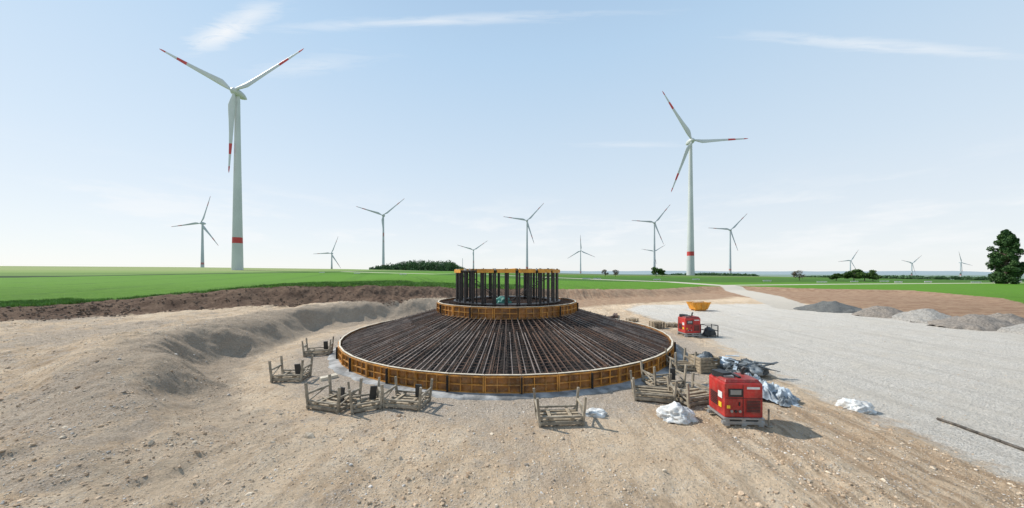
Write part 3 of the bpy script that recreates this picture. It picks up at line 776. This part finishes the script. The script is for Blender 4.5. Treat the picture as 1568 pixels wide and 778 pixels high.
def tree(name,x,y,h,w,matl,kind='round',dens=1.0,leaf=.3):
    E=empty(name,(x,y,H(x,y)-.1)); q=B(); cen=[];rad=[]
    tr=h*.022+.05
    top=h*(.95 if kind=='poplar' else .6)
    q.cyl((0,0,0),(random.uniform(-.1,.1)*w*.2,0,top),tr,tr*.25,n=8)
    nb=130 if kind=='poplar' else 18
    for i in range(nb):
        a=random.uniform(0,6.283)
        if kind=='poplar':
            t=.04+.93*(i+.5)/nb
            prof=float(np.interp(t,[0,.1,.3,.5,.7,.85,.95,1],[.75,.95,1,.95,.78,.55,.28,.08]))*random.uniform(.8,1.08)
            R=w/2*prof*random.uniform(.25,.85); z=h*t
            c=(R*math.cos(a),R*math.sin(a),z); rd=(w*.10*prof+.25,w*.10*prof+.25,h*.055)
            q.cyl((0,0,max(.3,z-h*.13)),c,tr*.3,tr*.08,n=5)
        else:
            t=random.random(); R=w/2*.75*math.sqrt(random.random()); z=h*(.30+.58*t*(1-.5*(R/(w/2))**2))
            c=(R*math.cos(a),R*math.sin(a),z); rd=(w*.16,w*.16,h*.13)
            q.cyl((0,0,h*.18+random.random()*h*.2),c,tr*.35,tr*.1,n=5)
        cen.append(c); rad.append(rd)
    q.obj('trunk_and_limbs',[m_bark],parent=E)
    leaves('crown',cen,rad,int(170*dens),leaf,matl,parent=E)
tree('poplar_tree',181.5,120,19.8,9.4,lm_pop,'poplar',1.1,.30)
tree('deciduous_tree',97,220,7,8.5,lm_gr)
tree('deciduous_tree',103,224,5.5,6,lm_gr)
tree('deciduous_tree',132,150,5.2,6,lm_sp,dens=.35,leaf=.18)
tree('deciduous_tree',57,200,5,4.5,lm_sp,dens=.25,leaf=.2)
tree('deciduous_tree',63.5,200,5,4.5,lm_sp,dens=.25,leaf=.2)
tree('deciduous_tree',155,148,6.2,9,lm_gr); tree('deciduous_tree',162,150,6,8,lm_gr); tree('deciduous_tree',148,149,4,5,lm_gr)
tree('deciduous_tree',168,152,4,6,lm_gr)
def forest(name,x0,x1,y0,y1,h,n,matl,taper=True):
    cen=[];rad=[]
    for i in range(n):
        t=(i+random.random())/n; x=x0+(x1-x0)*t; y=random.uniform(y0,y1)
        e=min(1,t*1.6+.35)*min(1,(1-t)*6+.4) if taper else 1
        hh=h*e*random.uniform(.8,1.1); z=H(x,y)
        for k_ in range(4): cen.append((x+random.uniform(-2,2),y+random.uniform(-2,2),z+hh*(.2+.2*k_))); rad.append((3.6,3.2,hh*.18+.3))
    leaves(name,cen,rad,34,.8,matl)
forest('distant_forest',-178,-64,405,440,16,210,lm_fo)
forest('distant_hedge',380,640,400,410,5,80,lm_fo)
forest('distant_hedge',300,420,330,336,3,60,lm_fo)
forest('distant_hedge',180,330,430,440,5,60,lm_fo)

# ------------------------------------------------------------ boards along the track, masts
def board(x,y,w=3.2,rz=0):
    q=B(); q.box((0,0,.62),(w,.05,.42),0); q.box((0,-.03,.62),(w*.9,.012,.1),1)
    for sx in(-1,1): q.box((sx*w*.38,.04,.4),(.08,.08,.8),2)
    q.obj('barrier_board',[m_white,m_grey,m_wood],loc=(x,y,H(x,y)),rotz=rz)
for u_,y_ in ((30,132),(36,138),(60,135),(80,142),(100,128),(112,118),(130,124),(142,120),(158,124),(172,121),(190,128),(-50,150),(-76,160),(-99,170),(146,128),(205,132)):
    board(u_,y_,rz=random.uniform(-.2,.2))
q=B()
for sx,sy in((-.4,-.4),(.4,-.4),(.4,.4),(-.4,.4)): q.bar((sx*2,sy*2,0),(sx*.5,sy*.5,38),.25)
for i in range(14):
    f=1-i/14*.75
    q.bar((-.8*f,-.8*f,i*2.7),(.8*f*.95,-.8*f*.95,i*2.7+2.7),.15); q.bar((.8*f,-.8*f,i*2.7),(-.8*f*.95,-.8*f*.95,i*2.7+2.7),.15)
q.obj('lattice_mast',[m_far],loc=(-106,700,H(-106,700)))

# ------------------------------------------------------------ light and sky
az=math.atan2(-.92,.40); el=math.radians(43)
S=Vector((math.sin(az)*math.cos(el),math.cos(az)*math.cos(el),math.sin(el)))
sd=bpy.data.lights.new('sun','SUN'); sd.energy=4.8; sd.angle=math.radians(.5); sd.color=(1,.955,.88)
so=link(bpy.data.objects.new('sun',sd)); so.rotation_euler=S.to_track_quat('Z','Y').to_euler()
w=bpy.data.worlds.new('World'); scene.world=w; w.use_nodes=True
nt=NT(w.node_tree); bg=w.node_tree.nodes['Background']
tc=nt.new('ShaderNodeTexCoord').outputs['Generated']
sp=nt.new('ShaderNodeSeparateXYZ'); nt.l.new(tc,sp.inputs[0])
zz=nt.math('MAXIMUM',sp.outputs[2],.012)
cb=nt.new('ShaderNodeCombineXYZ'); nt.l.new(sp.outputs[0],cb.inputs[0]); nt.l.new(sp.outputs[1],cb.inputs[1]); nt.l.new(zz,cb.inputs[2])
sky=nt.new('ShaderNodeTexSky'); sky.sky_type='NISHITA'; sky.sun_disc=False; sky.sun_elevation=el; sky.sun_rotation=az%(2*math.pi)
sky.air_density=1.0; sky.dust_density=.3; sky.ozone_density=1.5
nt.l.new(cb.outputs[0],sky.inputs[0])
ramp=nt.new('ShaderNodeValToRGB'); nt.l.new(sp.outputs[2],ramp.inputs[0])
cr=ramp.color_ramp; cr.elements[0].position=0; cr.elements[0].color=(.94,.965,.98,1); cr.elements[1].position=1; cr.elements[1].color=(.22,.40,.68,1)
for p_,c_ in ((.10,(.88,.935,.98,1)),(.28,(.73,.86,.98,1)),(.55,(.54,.74,.95,1))):
    e=cr.elements.new(p_); e.color=c_
sc=nt.new('ShaderNodeVectorMath',operation='SCALE'); nt.l.new(ramp.outputs[0],sc.inputs[0]); sc.inputs['Scale'].default_value=10
skyc=nt.mix(.84,sky.outputs[0],sc.outputs[0])
zc_=nt.math('MAXIMUM',sp.outputs[2],.05)
cp=nt.new('ShaderNodeCombineXYZ'); nt.l.new(nt.math('DIVIDE',sp.outputs[0],zc_),cp.inputs[0]); nt.l.new(nt.math('DIVIDE',sp.outputs[1],zc_),cp.inputs[1])
mpn=nt.new('ShaderNodeMapping'); mpn.inputs['Scale'].default_value=(1.2,7,1); mpn.inputs['Rotation'].default_value=(0,0,.12); nt.l.new(cp.outputs[0],mpn.inputs[0])
wn=nt.noise(2.2,7,.62,mpn.outputs[0],.6)
mpw=nt.new('ShaderNodeMapping'); mpw.inputs['Scale'].default_value=(2.2,7,1); mpw.inputs['Rotation'].default_value=(0,0,.45); nt.l.new(cp.outputs[0],mpw.inputs[0])
wn2=nt.noise(1.8,8,.68,mpw.outputs[0],1.4)
def wisp(cx,cy,rot,L,W,amp,src):
    mpp=nt.new('ShaderNodeMapping'); mpp.vector_type='TEXTURE'
    mpp.inputs['Location'].default_value=(cx,cy,0); mpp.inputs['Rotation'].default_value=(0,0,rot); mpp.inputs['Scale'].default_value=(L,W,1)
    nt.l.new(cp.outputs[0],mpp.inputs[0])
    ln=nt.new('ShaderNodeVectorMath',operation='LENGTH'); nt.l.new(mpp.outputs[0],ln.inputs[0])
    e=nt.step(nt.math('ADD',ln.outputs['Value'],nt.math('MULTIPLY',nt.math('SUBTRACT',src,.5),2.6)),.0,1.2,amp,0)
    return nt.math('MULTIPLY',e,nt.step(src,.3,.62,.35,1))
ws=[wisp(-1.20,1.36,-.42,.32,.055,1.0,wn2),wisp(-1.02,1.27,-.35,.22,.05,.7,wn2),wisp(-.35,1.30,-.06,.75,.035,.6,wn),wisp(1.65,1.44,.10,.85,.045,.6,wn),wisp(-1.0,1.58,-.2,.4,.07,.35,wn2),wisp(.95,2.55,.02,.5,.07,.3,wn)]
cm=ws[0]
for k_ in ws[1:]: cm=nt.math('MAXIMUM',cm,k_)
mp3=nt.new('ShaderNodeMapping'); mp3.inputs['Scale'].default_value=(3,3,14); nt.l.new(tc,mp3.inputs[0])
low=nt.math('MULTIPLY',nt.step(nt.noise(1.6,6,.6,mp3.outputs[0]),.48,.70,0,.5),nt.math('MULTIPLY',nt.step(sp.outputs[2],.26,.10),nt.step(sp.outputs[2],0,.06)))
cm=nt.math('MAXIMUM',cm,low)
nt.set(bg.inputs['Color'],nt.mix(cm,skyc,(9.7,9.8,9.9)))
bg.inputs['Strength'].default_value=.10

# ------------------------------------------------------------ camera
cd=bpy.data.cameras.new('camera'); cd.sensor_width=36; cd.lens=36*500/1568; cd.shift_y=29/1568; cd.clip_end=20000; cd.clip_start=.1
co=link(bpy.data.objects.new('camera',cd)); co.location=(0,0,5.5); co.rotation_euler=(math.radians(90),0,0)
scene.camera=co
